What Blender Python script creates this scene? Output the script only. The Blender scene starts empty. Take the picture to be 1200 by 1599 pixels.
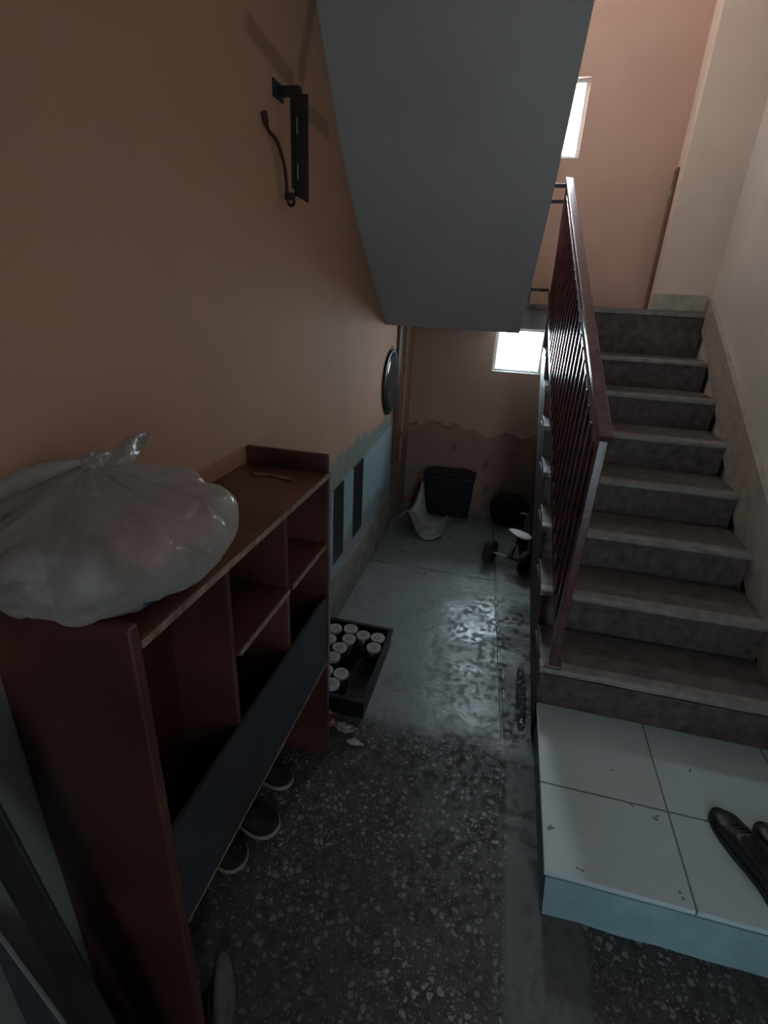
import bpy, bmesh, math, random
from mathutils import Vector, Matrix, noise
random.seed(7)
sc = bpy.context.scene
COL = sc.collection

# ------------------------------------------------------------------ camera, world, lights, exposure
def set_camera():
    p, yw, rl = math.radians(23.0), math.radians(-12.7), math.radians(-3.0)
    f = Vector((math.sin(yw)*math.cos(p), math.cos(yw)*math.cos(p), -math.sin(p)))
    rt = Vector((math.cos(yw), -math.sin(yw), 0))
    dn = f.cross(rt)
    r2 = math.cos(rl)*rt + math.sin(rl)*dn
    d2 = -math.sin(rl)*rt + math.cos(rl)*dn
    cam = bpy.data.cameras.new('camera'); o = bpy.data.objects.new('camera', cam); COL.objects.link(o)
    m = Matrix((( r2.x, -d2.x, -f.x, 0), (r2.y, -d2.y, -f.y, 0), (r2.z, -d2.z, -f.z, 1.6), (0, 0, 0, 1)))
    o.matrix_world = m
    cam.sensor_fit = 'VERTICAL'; cam.sensor_height = 36.0; cam.sensor_width = 36.0
    cam.lens = 790.0/1599*36
    cam.clip_start = 0.02
    sc.camera = o
set_camera()

sc.view_settings.view_transform = 'Standard'
sc.view_settings.look = 'None'
sc.view_settings.gamma = 1.0
sc.view_settings.use_curve_mapping = False
sc.view_settings.exposure = 1.65

w = bpy.data.worlds.new('World'); sc.world = w; w.use_nodes = True
bg = w.node_tree.nodes['Background']
bg.inputs[0].default_value = (0.66, 0.88, 1.0, 1); bg.inputs[1].default_value = 3.6

def area(name, loc, target, sx, sy, energy, color, portal=False):
    l = bpy.data.lights.new(name, 'AREA'); l.shape = 'RECTANGLE'; l.size = sx; l.size_y = sy
    l.energy = energy; l.color = color
    o = bpy.data.objects.new(name, l); COL.objects.link(o); o.location = loc
    o.rotation_euler = (Vector(target)-Vector(loc)).to_track_quat('-Z', 'Y').to_euler()
    if portal: l.cycles.is_portal = True
    return o
# daylight coming through the two stair windows
area('lower_window_portal', (0.045, 4.19, 1.285), (0.045, 0, 1.285), .36, .31, 1, (1, 1, 1), True)
area('upper_window_portal', (0.05, 4.19, 2.67), (0.05, 0, 2.67), .37, .42, 1, (1, 1, 1), True)
area('lower_window_daylight', (0.045, 4.22, 1.285), (0.0, 0, 0.6),   .35, .30, 5.5, (.72, .90, 1))
area('upper_window_daylight', (0.05, 4.22, 2.67), (0.55, 2.0, 1.6), .36, .40, 22, (.80, .92, 1))
# entrance door behind the photographer
area('entrance_daylight', (0.665, -1.38, 1.0), (0.62, 1.2, 0.3), .22, 1.9, 1.35, (.84, .92, 1))
# (the unseen glowing panel added for upper-floor light, added_fill_panel, is built with the windows below)

# ------------------------------------------------------------------ materials
def mat(name, color, rough=.7, spec=.3, metal=0.0, var=.12, scale=6, bump=.0, bscale=60, color2=None, detail=6):
    m = bpy.data.materials.new(name); m.use_nodes = True
    nt = m.node_tree; N = nt.nodes; L = nt.links; b = N['Principled BSDF']
    tc = N.new('ShaderNodeTexCoord')
    nz = N.new('ShaderNodeTexNoise'); nz.inputs['Scale'].default_value = scale; nz.inputs['Detail'].default_value = detail
    L.new(tc.outputs['Object'], nz.inputs['Vector'])
    r = N.new('ShaderNodeValToRGB')
    c2 = color2 or tuple(max(0, c*(1-2*var)) for c in color)
    c1 = tuple(min(1, c*(1+var)) for c in color)
    r.color_ramp.elements[0].color = (*c2, 1); r.color_ramp.elements[1].color = (*c1, 1)
    r.color_ramp.elements[0].position = .3; r.color_ramp.elements[1].position = .7
    L.new(nz.outputs['Fac'], r.inputs['Fac']); L.new(r.outputs['Color'], b.inputs['Base Color'])
    b.inputs['Roughness'].default_value = rough; b.inputs['Metallic'].default_value = metal
    b.inputs['Specular IOR Level'].default_value = spec
    if bump:
        n2 = N.new('ShaderNodeTexNoise'); n2.inputs['Scale'].default_value = bscale; n2.inputs['Detail'].default_value = 5
        L.new(tc.outputs['Object'], n2.inputs['Vector'])
        bp = N.new('ShaderNodeBump'); bp.inputs['Strength'].default_value = bump; bp.inputs['Distance'].default_value = .01
        L.new(n2.outputs['Fac'], bp.inputs['Height']); L.new(bp.outputs['Normal'], b.inputs['Normal'])
    return m

class G:
    """small node-graph helper"""
    def __init__(s, m):
        s.nt = m.node_tree; s.N = s.nt.nodes; s.L = s.nt.links; s.b = s.N['Principled BSDF']
        tc = s.N.new('ShaderNodeTexCoord'); s.obj = tc.outputs['Object']
        sp = s.N.new('ShaderNodeSeparateXYZ'); s.L.new(s.obj, sp.inputs[0])
        s.x, s.y, s.z = sp.outputs
    def _in(s, sock, v):
        if hasattr(v, 'is_output') or isinstance(v, bpy.types.NodeSocket): s.L.new(v, sock)
        else: sock.default_value = v
    def m(s, op, a, b=0.0, c=None):
        n = s.N.new('ShaderNodeMath'); n.operation = op
        s._in(n.inputs[0], a); s._in(n.inputs[1], b)
        if c is not None: s._in(n.inputs[2], c)
        return n.outputs[0]
    def ss(s, v, a, b):
        n = s.N.new('ShaderNodeMapRange'); n.interpolation_type = 'SMOOTHSTEP'
        s._in(n.inputs['Value'], v); s._in(n.inputs['From Min'], a); s._in(n.inputs['From Max'], b)
        return n.outputs[0]
    def noise(s, scale, detail=5, vec=None):
        n = s.N.new('ShaderNodeTexNoise'); n.inputs['Scale'].default_value = scale; n.inputs['Detail'].default_value = detail
        s.L.new(vec or s.obj, n.inputs['Vector']); return n.outputs['Fac']
    def voro(s, scale, feature='F1', out='Distance', vec=None):
        n = s.N.new('ShaderNodeTexVoronoi'); n.feature = feature; n.inputs['Scale'].default_value = scale
        s.L.new(vec or s.obj, n.inputs['Vector']); return n.outputs[out]
    def mix(s, f, a, b):
        n = s.N.new('ShaderNodeMix'); n.data_type = 'RGBA'
        s._in(n.inputs[0], f)
        for i, v in ((6, a), (7, b)):
            if isinstance(v, tuple): n.inputs[i].default_value = (*v, 1) if len(v) == 3 else v
            else: s.L.new(v, n.inputs[i])
        return n.outputs[2]
    def bump(s, h, st=.3, d=.01):
        bp = s.N.new('ShaderNodeBump'); bp.inputs['Strength'].default_value = st; bp.inputs['Distance'].default_value = d
        s._in(bp.inputs['Height'], h); s.L.new(bp.outputs['Normal'], s.b.inputs['Normal'])
    def band(s, v, a, b, soft=.004):   # 1 inside a..b
        return s.m('MULTIPLY', s.ss(v, a-soft, a+soft), s.m('SUBTRACT', 1.0, s.ss(v, b-soft, b+soft)))
    def seg(s, u, v, p, q, w0, soft):  # 1 along a straight mark from p to q in the (u, v) plane
        dx, dy = q[0]-p[0], q[1]-p[1]; L2 = math.hypot(dx, dy); ex, ey = dx/L2, dy/L2
        t = s.m('ADD', s.m('MULTIPLY', s.m('SUBTRACT', u, p[0]), ex), s.m('MULTIPLY', s.m('SUBTRACT', v, p[1]), ey))
        d = s.m('ABSOLUTE', s.m('SUBTRACT', s.m('MULTIPLY', s.m('SUBTRACT', u, p[0]), -ey), s.m('MULTIPLY', s.m('SUBTRACT', v, p[1]), -ex)))
        inside = s.band(t, 0.0, L2, soft)
        return s.m('MULTIPLY', inside, s.m('SUBTRACT', 1.0, s.ss(d, w0, w0+soft)))

def new(name, rough=.8, spec=.25):
    m = bpy.data.materials.new(name); m.use_nodes = True
    g = G(m); g.b.inputs['Roughness'].default_value = rough; g.b.inputs['Specular IOR Level'].default_value = spec
    return m, g

PEACH = (.47, .250, .166); PEACH2 = (.42, .235, .155)
# left wall: peach paint, bare grey-green plaster above the dado, dark straight marks at the bracket, grey lower coat near the entrance
WALL_L, g = new('peach_wall_paint')
big = g.noise(1.6, 3); fine = g.noise(14, 5)
c = g.mix(g.ss(big, .35, .65), PEACH, PEACH2)
c = g.mix(g.m('MULTIPLY', fine, .18), c, (.32, .23, .165))
edge = g.m('ADD', g.m('MULTIPLY', g.noise(7, 4), .26), .0)
topz = g.m('ADD', .74, edge)
pl = g.m('MULTIPLY', g.ss(g.y, 1.93, 2.2), g.m('SUBTRACT', 1.0, g.ss(g.m('SUBTRACT', g.z, topz), .0, .03)))
pl = g.m('MULTIPLY', pl, g.m('SUBTRACT', 1.0, g.ss(g.y, 3.25, 3.33)))
c = g.mix(pl, c, g.mix(g.noise(22, 5), (.13, .15, .13), (.24, .26, .235)))
low = g.m('MULTIPLY', g.m('SUBTRACT', 1.0, g.ss(g.y, .60, .75)), g.m('SUBTRACT', 1.0, g.ss(g.z, .95, 1.0)))
c = g.mix(low, c, (.22, .225, .22))
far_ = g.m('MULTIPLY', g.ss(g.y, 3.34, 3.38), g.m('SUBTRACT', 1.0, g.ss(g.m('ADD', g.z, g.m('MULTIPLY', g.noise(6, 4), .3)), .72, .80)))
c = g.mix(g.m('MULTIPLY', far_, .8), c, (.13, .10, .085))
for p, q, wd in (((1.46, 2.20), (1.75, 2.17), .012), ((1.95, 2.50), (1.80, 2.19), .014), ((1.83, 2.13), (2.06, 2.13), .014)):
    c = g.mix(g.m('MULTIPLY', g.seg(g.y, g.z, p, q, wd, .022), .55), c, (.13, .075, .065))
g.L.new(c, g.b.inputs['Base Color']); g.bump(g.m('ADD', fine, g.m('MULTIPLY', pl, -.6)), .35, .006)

WALL_F, g = new('pink_wall_paint')
fine = g.noise(14, 5)
c = g.mix(g.ss(g.noise(1.8, 3), .35, .65), (.50, .325, .255), (.47, .30, .235))
lowz = g.m('ADD', .50, g.m('MULTIPLY', g.noise(5, 5), .34))
pe = g.m('SUBTRACT', 1.0, g.ss(g.m('SUBTRACT', g.z, lowz), -.01, .02))
c = g.mix(g.m('MULTIPLY', pe, .75), c, (.30, .17, .13))
rim = g.m('MULTIPLY', g.band(g.m('SUBTRACT', g.z, lowz), -.022, .0, .006), g.ss(g.noise(3.3, 2), .50, .56))
c = g.mix(g.m('MULTIPLY', rim, .6), c, (.06, .045, .04))
sc2 = g.m('MULTIPLY', g.ss(g.noise(9, 4), .60, .66), g.m('SUBTRACT', 1.0, g.ss(g.z, .45, .7)))
c = g.mix(g.m('MULTIPLY', sc2, .6), c, (.09, .07, .06))
g.L.new(c, g.b.inputs['Base Color']); g.bump(g.m('ADD', fine, pe), .3, .006)

WALL_R = mat('cream_wall_paint', (.52, .475, .425), .42, .45, var=.07, scale=1.7, bump=.15, bscale=20)
WALL_P = mat('warm_cream_paint', (.60, .47, .385), .55, .4, var=.07, scale=1.7, bump=.15, bscale=20)
PLAST = mat('grey_plaster', (.30, .30, .285), .9, .2, var=.06, scale=4, bump=.12, bscale=25)
SOFF = mat('grey_soffit_plaster', (.40, .39, .385), .9, .2, var=.04, scale=2.2, bump=.1, bscale=18)
STONE = mat('brown_grey_stone', (.085, .058, .051), .62, .35, var=.28, scale=26, bump=.25, bscale=90)
TREAD = mat('worn_tread_shade_tone', (.105, .088, .080), .6, .3, var=.2, scale=22, bump=.2, bscale=70)  # darkened to paint the shade on the back of each tread
NOSE = mat('worn_nosing_lit_tone', (.20, .175, .16), .5, .4, var=.16, scale=22, bump=.2, bscale=70)  # paler than the tread to paint the light along the step edges
SKIRT = mat('beige_skirting_stone', (.34, .285, .245), .5, .4, var=.12, scale=16, bump=.1)
DARKW = mat('dark_red_wood', (.085, .028, .022), .38, .4, var=.3, scale=5, bump=.08, bscale=45)
DARKW2 = mat('dark_red_top_board', (.15, .055, .036), .33, .45, var=.25, scale=7, bump=.06, bscale=45)
EDGE = mat('pale_board_edge', (.26, .17, .13), .6, .3, var=.25, scale=40)
NAVY = mat('navy_liner', (.026, .028, .036), .5, .4, var=.2, scale=9)
RED = mat('maroon_gloss_paint', (.085, .022, .026), .26, .55, var=.25, scale=18, bump=.06, bscale=80)
BLACKM = mat('black_metal', (.02, .018, .018), .4, .5, var=.3, scale=30)
BLACKP = mat('black_plastic', (.007, .007, .009), .45, .3, var=.3, scale=20)
GREYM = mat('pale_metal', (.42, .43, .43), .35, .5, metal=.6, var=.1)
WIRE = mat('rusty_wire', (.07, .02, .015), .6, .3, var=.3, scale=60)
WHITEP = mat('white_plastic', (.72, .76, .72), .4, .5, var=.05)
LID = mat('pale_lid_plastic', (.42, .38, .39), .45, .4, var=.12, scale=50)
LIDIN = mat('greyer_lid_centre', (.30, .275, .285), .5, .4, var=.15, scale=60)
JAR = mat('dull_jar_glass', (.05, .05, .05), .15, .5, var=.3)
SHEET = mat('grey_plastic_sheet', (.36, .38, .35), .5, .35, var=.2, scale=12, bump=.2, bscale=30)
CLOTHG = mat('grey_cloth', (.12, .105, .10), .9, .1, var=.2, scale=20, bump=.4, bscale=200)
SHOEL = mat('black_leather', (.018, .017, .02), .42, .4, var=.3, scale=30, bump=.1, bscale=150)
SHOEF = mat('black_canvas', (.02, .02, .022), .85, .2, var=.3, scale=80, bump=.3, bscale=300)
SOLE = mat('beige_rubber', (.34, .28, .23), .6, .3, var=.15, scale=30)
DARKSOLE = mat('dark_rubber', (.03, .03, .035), .7, .3, var=.2)
PINK = mat('pink_cloth', (.62, .25, .21), .9, .1, var=.2, scale=14)
BLUE = mat('blue_cloth', (.05, .09, .12), .9, .1, var=.2, scale=14)
LILAC = mat('grey_lilac_cloth', (.38, .33, .36), .9, .1, var=.2, scale=14)
WRAP = mat('red_wrapper', (.16, .04, .035), .45, .4, var=.3, scale=30)
PAPER = mat('grey_paper_scrap', (.34, .31, .29), .8, .2, var=.2, scale=30)
FLAKE = mat('pale_mortar_flake', (.62, .60, .52), .8, .2, var=.2, scale=60)
BOARDD = mat('dark_board_face', (.020, .019, .022), .45, .4, var=.3, scale=14, bump=.1)
BOARDB = mat('blue_grey_board', (.06, .07, .08), .5, .4, var=.15, scale=4)
UPVC = mat('white_window_frame', (.72, .72, .70), .4, .5, var=.03)
BROWND = mat('brown_door_paint', (.16, .085, .06), .45, .4, var=.2, scale=8)
MIRR = mat('dark_mirror_glass', (.05, .06, .062), .12, .6, metal=.35, var=.15, scale=3)

# dado: pale blue-grey panelling with two dark strips
DADO, g = new('pale_blue_dado_panel', .38, .45)
c = g.mix(g.noise(9, 4), (.27, .36, .41), (.35, .45, .50))
c = g.mix(g.m('MULTIPLY', g.m('SUBTRACT', 1.0, g.ss(g.m('SUBTRACT', g.z, g.m('MULTIPLY', g.noise(8, 3), .22)), .30, .34)), .6), c, (.17, .17, .16))
for a, b in ((2.128, 2.29), (2.455, 2.645)):
    st = g.m('MULTIPLY', g.band(g.y, a, b), g.ss(g.z, .335, .345))
    c = g.mix(st, c, (.016, .018, .022))
g.L.new(c, g.b.inputs['Base Color']); g.bump(g.noise(40, 4), .1, .004)
BASEB = mat('grey_brown_plinth', (.21, .20, .165), .75, .3, var=.18, scale=9, bump=.3, bscale=40)

# platform tiles
TILE, g = new('pale_floor_tiles', .30, .45)
c = g.mix(g.noise(6, 5), (.37, .44, .45), (.44, .515, .52))
def line(v, at, wd): return g.m('SUBTRACT', 1.0, g.ss(g.m('ABSOLUTE', g.m('SUBTRACT', v, at)), wd*.4, wd))
j = g.m('MAXIMUM', line(g.y, 1.285, .0045), line(g.x, .668, .004))
j = g.m('MAXIMUM', j, line(g.x, 1.065, .004))
c = g.mix(g.m('MULTIPLY', j, .85), c, (.06, .06, .055))
sp = g.m('GREATER_THAN', g.noise(26, 2), .74)
c = g.mix(g.m('MULTIPLY', sp, .8), c, (.10, .06, .045))
gr = g.ss(g.noise(3.5, 5), .5, .75)
c = g.mix(g.m('MULTIPLY', gr, .25), c, (.25, .24, .22))
g.L.new(c, g.b.inputs['Base Color']); g.bump(g.m('MULTIPLY', j, -1.0), .5, .003)
TILEF = mat('blue_grey_step_face', (.20, .30, .315), .6, .35, var=.1, scale=9, bump=.15, bscale=40)

# floor: terrazzo by the entrance, smooth damp concrete beyond, smooth strips by the platform
FLOOR, g = new('floor_terrazzo_and_concrete', .4, .5)
wv = g.N.new('ShaderNodeMix'); wv.data_type = 'VECTOR'; wv.inputs[0].default_value = .026
n3 = g.N.new('ShaderNodeTexNoise'); n3.inputs['Scale'].default_value = 30; g.L.new(g.obj, n3.inputs['Vector'])
g.L.new(g.obj, wv.inputs[4]); g.L.new(n3.outputs['Color'], wv.inputs[5]); V = wv.outputs[1]
d1 = g.voro(52, vec=V); col1 = g.voro(52, out='Color', vec=V)
s1 = g.N.new('ShaderNodeSeparateXYZ'); g.L.new(col1, s1.inputs[0])
size = g.m('MULTIPLY', s1.outputs[0], .50)
chip = g.m('MULTIPLY', g.m('LESS_THAN', d1, size), g.m('GREATER_THAN', s1.outputs[1], .22))
d2 = g.voro(120, vec=V); col2 = g.voro(120, out='Color', vec=V)
s2 = g.N.new('ShaderNodeSeparateXYZ'); g.L.new(col2, s2.inputs[0])
chip2 = g.m('MULTIPLY', g.m('LESS_THAN', d2, .34), g.m('GREATER_THAN', s2.outputs[1], .42))
chips = g.m('MAXIMUM', chip, g.m('MULTIPLY', chip2, .7))
dirt = g.ss(g.noise(2.4, 5), .32, .68)
matrix = g.mix(g.noise(16, 5), (.026, .0245, .024), (.050, .047, .046))
chipc = g.mix(s2.outputs[2], (.17, .155, .145), (.36, .345, .335))
ter = g.mix(g.m('MULTIPLY', chips, g.m('ADD', .25, g.m('MULTIPLY', dirt, .55))), matrix, chipc)
con = g.mix(g.noise(4, 7), (.155, .18, .182), (.27, .30, .305))
con = g.mix(g.m('MULTIPLY', chip2, .16), con, (.36, .36, .35))
smooth = g.mix(g.noise(7, 6), (.07, .073, .07), (.10, .10, .095))
yb = g.m('ADD', 1.45, g.m('MULTIPLY', g.noise(5, 4), .16))
f_far = g.ss(g.m('SUBTRACT', g.y, yb), -.06, .10)
xe = g.m('SUBTRACT', .300, g.m('MULTIPLY', g.y, .055))       # left edge of the channel, slightly skewed
f_strip = g.m('MULTIPLY', g.ss(g.m('SUBTRACT', g.x, g.m('SUBTRACT', .205, g.m('MULTIPLY', g.y, .01))), -.006, .012), g.m('SUBTRACT', 1.0, g.ss(g.x, .40, .43)))
c = g.mix(f_strip, ter, smooth)
c = g.mix(f_far, c, con)
chan = g.m('MULTIPLY', g.ss(g.m('SUBTRACT', g.x, g.m('SUBTRACT', .277, g.m('MULTIPLY', g.y, .064))), -.004, .006), g.band(g.y, 1.56, 2.62, .09))
c = g.mix(g.m('MULTIPLY', chan, .92), c, (.030, .034, .036))
jl = g.m('MULTIPLY', line(g.y, 2.86, .012), g.ss(g.noise(6, 3), .42, .5))
jl2 = g.m('MULTIPLY', line(g.m('ADD', g.x, g.m('MULTIPLY', g.y, .064)), .277, .010), g.ss(g.y, 1.56, 1.6))
c = g.mix(g.m('MULTIPLY', g.m('MAXIMUM', jl, jl2), .75), c, (.03, .033, .035))
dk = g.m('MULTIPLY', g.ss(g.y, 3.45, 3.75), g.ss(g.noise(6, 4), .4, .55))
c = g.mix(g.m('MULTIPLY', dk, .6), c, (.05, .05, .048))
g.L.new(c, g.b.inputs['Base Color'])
wet = g.m('MULTIPLY', f_far, g.ss(g.noise(5.5, 6), .38, .62))
ro = g.m('SUBTRACT', .52, g.m('MULTIPLY', wet, .20)); ro = g.m('SUBTRACT', ro, g.m('MULTIPLY', f_far, .06))
ro = g.m('ADD', ro, g.m('MULTIPLY', g.m('SUBTRACT', 1.0, f_far), .08))
ro = g.m('ADD', ro, g.m('MULTIPLY', chan, .12))
spots = g.m('MULTIPLY', g.ss(g.noise(30, 5), .48, .56), g.ss(g.noise(7, 3), .38, .50))
ro = g.m('ADD', ro, g.m('MULTIPLY', spots, .35))
g.L.new(ro, g.b.inputs['Roughness'])
g.bump(g.m('ADD', g.m('MULTIPLY', g.noise(60, 5), .7), g.m('ADD', g.m('MULTIPLY', g.noise(8, 3), 1.2), g.m('MULTIPLY', g.m('MAXIMUM', jl, jl2), -1.0))), .30, .006)

WATER = bpy.data.materials.new('puddle_water'); WATER.use_nodes = True
g = G(WATER); g.b.inputs['Base Color'].default_value = (.015, .025, .03, 1); g.b.inputs['Roughness'].default_value = .05
g.b.inputs['Specular IOR Level'].default_value = .6
g.bump(g.noise(55, 4), .4, .006)

GLASS = bpy.data.materials.new('window_glass'); GLASS.use_nodes = True
nt = GLASS.node_tree; b = nt.nodes['Principled BSDF']; nt.nodes.remove(b)
tr = nt.nodes.new('ShaderNodeBsdfTransparent'); gl = nt.nodes.new('ShaderNodeBsdfGlossy'); gl.inputs['Roughness'].default_value = .05
lw = nt.nodes.new('ShaderNodeFresnel'); lw.inputs[0].default_value = 1.3
mx = nt.nodes.new('ShaderNodeMixShader'); nt.links.new(lw.outputs[0], mx.inputs[0]); nt.links.new(tr.outputs[0], mx.inputs[1]); nt.links.new(gl.outputs[0], mx.inputs[2])
nt.links.new(mx.outputs[0], nt.nodes['Material Output'].inputs[0])

BAG = bpy.data.materials.new('milky_plastic_film'); BAG.use_nodes = True
g = G(BAG); b = g.b
b.inputs['Base Color'].default_value = (.46, .42, .395, 1); b.inputs['Roughness'].default_value = .27
g.bump(g.m('ABSOLUTE', g.m('SUBTRACT', g.noise(13, 4), .5)), .9, .02)
tr = g.N.new('ShaderNodeBsdfTransparent'); tl = g.N.new('ShaderNodeBsdfTranslucent'); tl.inputs[0].default_value = (.6, .56, .53, 1)
m1 = g.N.new('ShaderNodeMixShader'); m1.inputs[0].default_value = .25; g.L.new(b.outputs[0], m1.inputs[1]); g.L.new(tl.outputs[0], m1.inputs[2])
lwt = g.N.new('ShaderNodeLayerWeight'); lwt.inputs[0].default_value = .5
g.L.new(b.inputs['Normal'].links[0].from_socket, lwt.inputs['Normal'])
op = g.m('ADD', .46, g.m('MULTIPLY', lwt.outputs['Facing'], .5))
m2 = g.N.new('ShaderNodeMixShader'); g.L.new(op, m2.inputs[0]); g.L.new(tr.outputs[0], m2.inputs[1]); g.L.new(m1.outputs[0], m2.inputs[2])
g.L.new(m2.outputs[0], g.N['Material Output'].inputs[0])

# ------------------------------------------------------------------ mesh helpers
def link(name, me, parent=None):
    o = bpy.data.objects.new(name, me); COL.objects.link(o)
    if parent is not None: o.parent = parent
    return o
def finish(name, bm, m, parent=None, smooth=False):
    bmesh.ops.recalc_face_normals(bm, faces=bm.faces)
    me = bpy.data.meshes.new(name); bm.to_mesh(me); bm.free(); me.materials.append(m)
    if smooth:
        for p in me.polygons: p.use_smooth = True
    o = link(name, me, parent)
    if parent is not None and parent.type == 'EMPTY':
        o.matrix_parent_inverse = Matrix.Translation(parent.location).inverted() @ Matrix.Identity(4)
        r = parent.rotation_euler
        o.matrix_parent_inverse = (Matrix.Translation(parent.location) @ r.to_matrix().to_4x4()).inverted()
    return o
def hexa(bm, pts):
    """8 points: bottom ring 0-3, top ring 4-7"""
    v = [bm.verts.new(p) for p in pts]
    for f in ((0, 1, 2, 3), (4, 5, 6, 7), (0, 1, 5, 4), (1, 2, 6, 5), (2, 3, 7, 6), (3, 0, 4, 7)):
        bm.faces.new([v[i] for i in f])
    return v
def box(bm, x0, x1, y0, y1, z0, z1):
    return hexa(bm, [(x0, y0, z0), (x1, y0, z0), (x1, y1, z0), (x0, y1, z0), (x0, y0, z1), (x1, y0, z1), (x1, y1, z1), (x0, y1, z1)])
def bev(bm, r=.004, seg=2):
    bmesh.ops.recalc_face_normals(bm, faces=bm.faces)
    bmesh.ops.bevel(bm, geom=list(bm.edges), offset=r, segments=seg, profile=.6, affect='EDGES', clamp_overlap=True)
def boxo(name, b, m, parent=None, r=.003):
    bm = bmesh.new(); box(bm, *b)
    if r: bev(bm, r)
    return finish(name, bm, m, parent)
def prism(bm, prof, x0, x1):
    """profile of (y, z); x0/x1 numbers or functions of (y, z)"""
    fx0 = x0 if callable(x0) else (lambda y, z: x0); fx1 = x1 if callable(x1) else (lambda y, z: x1)
    a = [bm.verts.new((fx0(y, z), y, z)) for y, z in prof]; b = [bm.verts.new((fx1(y, z), y, z)) for y, z in prof]
    bm.faces.new(a); bm.faces.new(list(reversed(b))); n = len(prof)
    for i in range(n): bm.faces.new([a[i], a[(i+1) % n], b[(i+1) % n], b[i]])
def tube(bm, pts, r, seg=10, caps=True):
    pts = [Vector(p) for p in pts]; rr = r if isinstance(r, (list, tuple)) else [r]*len(pts)
    rings = []; up = Vector((0, 0, 1)); prev = None
    for i, p in enumerate(pts):
        d = (pts[min(i+1, len(pts)-1)]-pts[max(i-1, 0)]).normalized()
        a = d.cross(up)
        if a.length < .1: a = d.cross(Vector((1, 0, 0)))
        a.normalize()
        if prev is not None:
            a2 = prev-d*prev.dot(d)
            if a2.length > .01: a = a2.normalized()
        prev = a; b = d.cross(a)
        rings.append([bm.verts.new(p+rr[i]*(math.cos(t)*a+math.sin(t)*b)) for t in [2*math.pi*k/seg for k in range(seg)]])
    for A, B in zip(rings, rings[1:]):
        for k in range(seg): bm.faces.new([A[k], A[(k+1) % seg], B[(k+1) % seg], B[k]])
    if caps: bm.faces.new(rings[0]); bm.faces.new(list(reversed(rings[-1])))
def lathe(bm, prof, c, axis='Z', seg=28):
    rings = []
    for r, h in prof:
        ring = []
        for k in range(seg):
            t = 2*math.pi*k/seg; a, b = r*math.cos(t), r*math.sin(t)
            v = (a, b, h) if axis == 'Z' else ((h, a, b) if axis == 'X' else (a, h, b))
            ring.append(bm.verts.new((c[0]+v[0], c[1]+v[1], c[2]+v[2])))
        rings.append(ring)
    for A, B in zip(rings, rings[1:]):
        for k in range(seg): bm.faces.new([A[k], A[(k+1) % seg], B[(k+1) % seg], B[k]])
    bm.faces.new(rings[0]); bm.faces.new(list(reversed(rings[-1])))
def curve_pts(ctrl, n=10):
    P = [Vector(p) for p in ctrl]; P = [2*P[0]-P[1]]+P+[2*P[-1]-P[-2]]; out = []
    for i in range(1, len(P)-2):
        for k in range(n):
            t = k/n
            out.append(.5*((2*P[i])+(-P[i-1]+P[i+1])*t+(2*P[i-1]-5*P[i]+4*P[i+1]-P[i+2])*t*t+(-P[i-1]+3*P[i]-3*P[i+1]+P[i+2])*t**3))
    out.append(P[-2]); return out
def thing(name, label, cat, loc=(0, 0, 0), group=None):
    o = bpy.data.objects.new(name, None); COL.objects.link(o); o.location = loc; o.empty_display_size = .1
    return tag(o, label, cat, group)
def tag(o, label, cat, group=None):
    o['label'] = label; o['category'] = cat
    if group: o['group'] = group
    return o
def struct(o): o['kind'] = 'structure'; return o
def blob(bm, c, r, seed=0, amp=.15, fr=3.0, sub=4):
    res = bmesh.ops.create_icosphere(bm, subdivisions=sub, radius=1.0)
    for v in res['verts']:
        n = noise.noise(v.co*fr+Vector((seed*3.1, seed, 0)))
        k = 1+amp*n*2
        v.co = Vector((c[0]+v.co.x*r[0]*k, c[1]+v.co.y*r[1]*k, c[2]+v.co.z*r[2]*k))

# ------------------------------------------------------------------ setting
XL, XR, YF, YB, ZC = -.737, 1.135, 4.0, -1.2, 4.3
def wall_y(name, y0, y1, x0, x1, z0, z1, holes, m):
    xs = sorted({x0, x1, *[h[0] for h in holes], *[h[1] for h in holes]}); zs = sorted({z0, z1, *[h[2] for h in holes], *[h[3] for h in holes]})
    bm = bmesh.new(); solid = {}
    for i in range(len(xs)-1):
        for k in range(len(zs)-1):
            cx, cz = (xs[i]+xs[i+1])/2, (zs[k]+zs[k+1])/2
            solid[i, k] = not any(h[0] < cx < h[1] and h[2] < cz < h[3] for h in holes)
    vd = {}
    def V(i, j, k):
        if (i, j, k) not in vd: vd[i, j, k] = bm.verts.new((xs[i], (y0, y1)[j], zs[k]))
        return vd[i, j, k]
    for (i, k), s in solid.items():
        if not s: continue
        bm.faces.new([V(i, 0, k), V(i+1, 0, k), V(i+1, 0, k+1), V(i, 0, k+1)])
        bm.faces.new([V(i, 1, k), V(i, 1, k+1), V(i+1, 1, k+1), V(i+1, 1, k)])
        if not solid.get((i-1, k)): bm.faces.new([V(i, 0, k), V(i, 0, k+1), V(i, 1, k+1), V(i, 1, k)])
        if not solid.get((i+1, k)): bm.faces.new([V(i+1, 0, k), V(i+1, 1, k), V(i+1, 1, k+1), V(i+1, 0, k+1)])
        if not solid.get((i, k-1)): bm.faces.new([V(i, 0, k), V(i, 1, k), V(i+1, 1, k), V(i+1, 0, k)])
        if not solid.get((i, k+1)): bm.faces.new([V(i, 0, k+1), V(i+1, 0, k+1), V(i+1, 1, k+1), V(i, 1, k+1)])
    return struct(finish(name, bm, m))
struct(boxo('floor', (XL-.2, XR+.2, YB-.2, YF+.2, -.12, 0), FLOOR, r=0))
struct(boxo('wall_left', (XL-.2, XL, YB-.2, YF+.2, 0, ZC), WALL_L, r=0))
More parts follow.
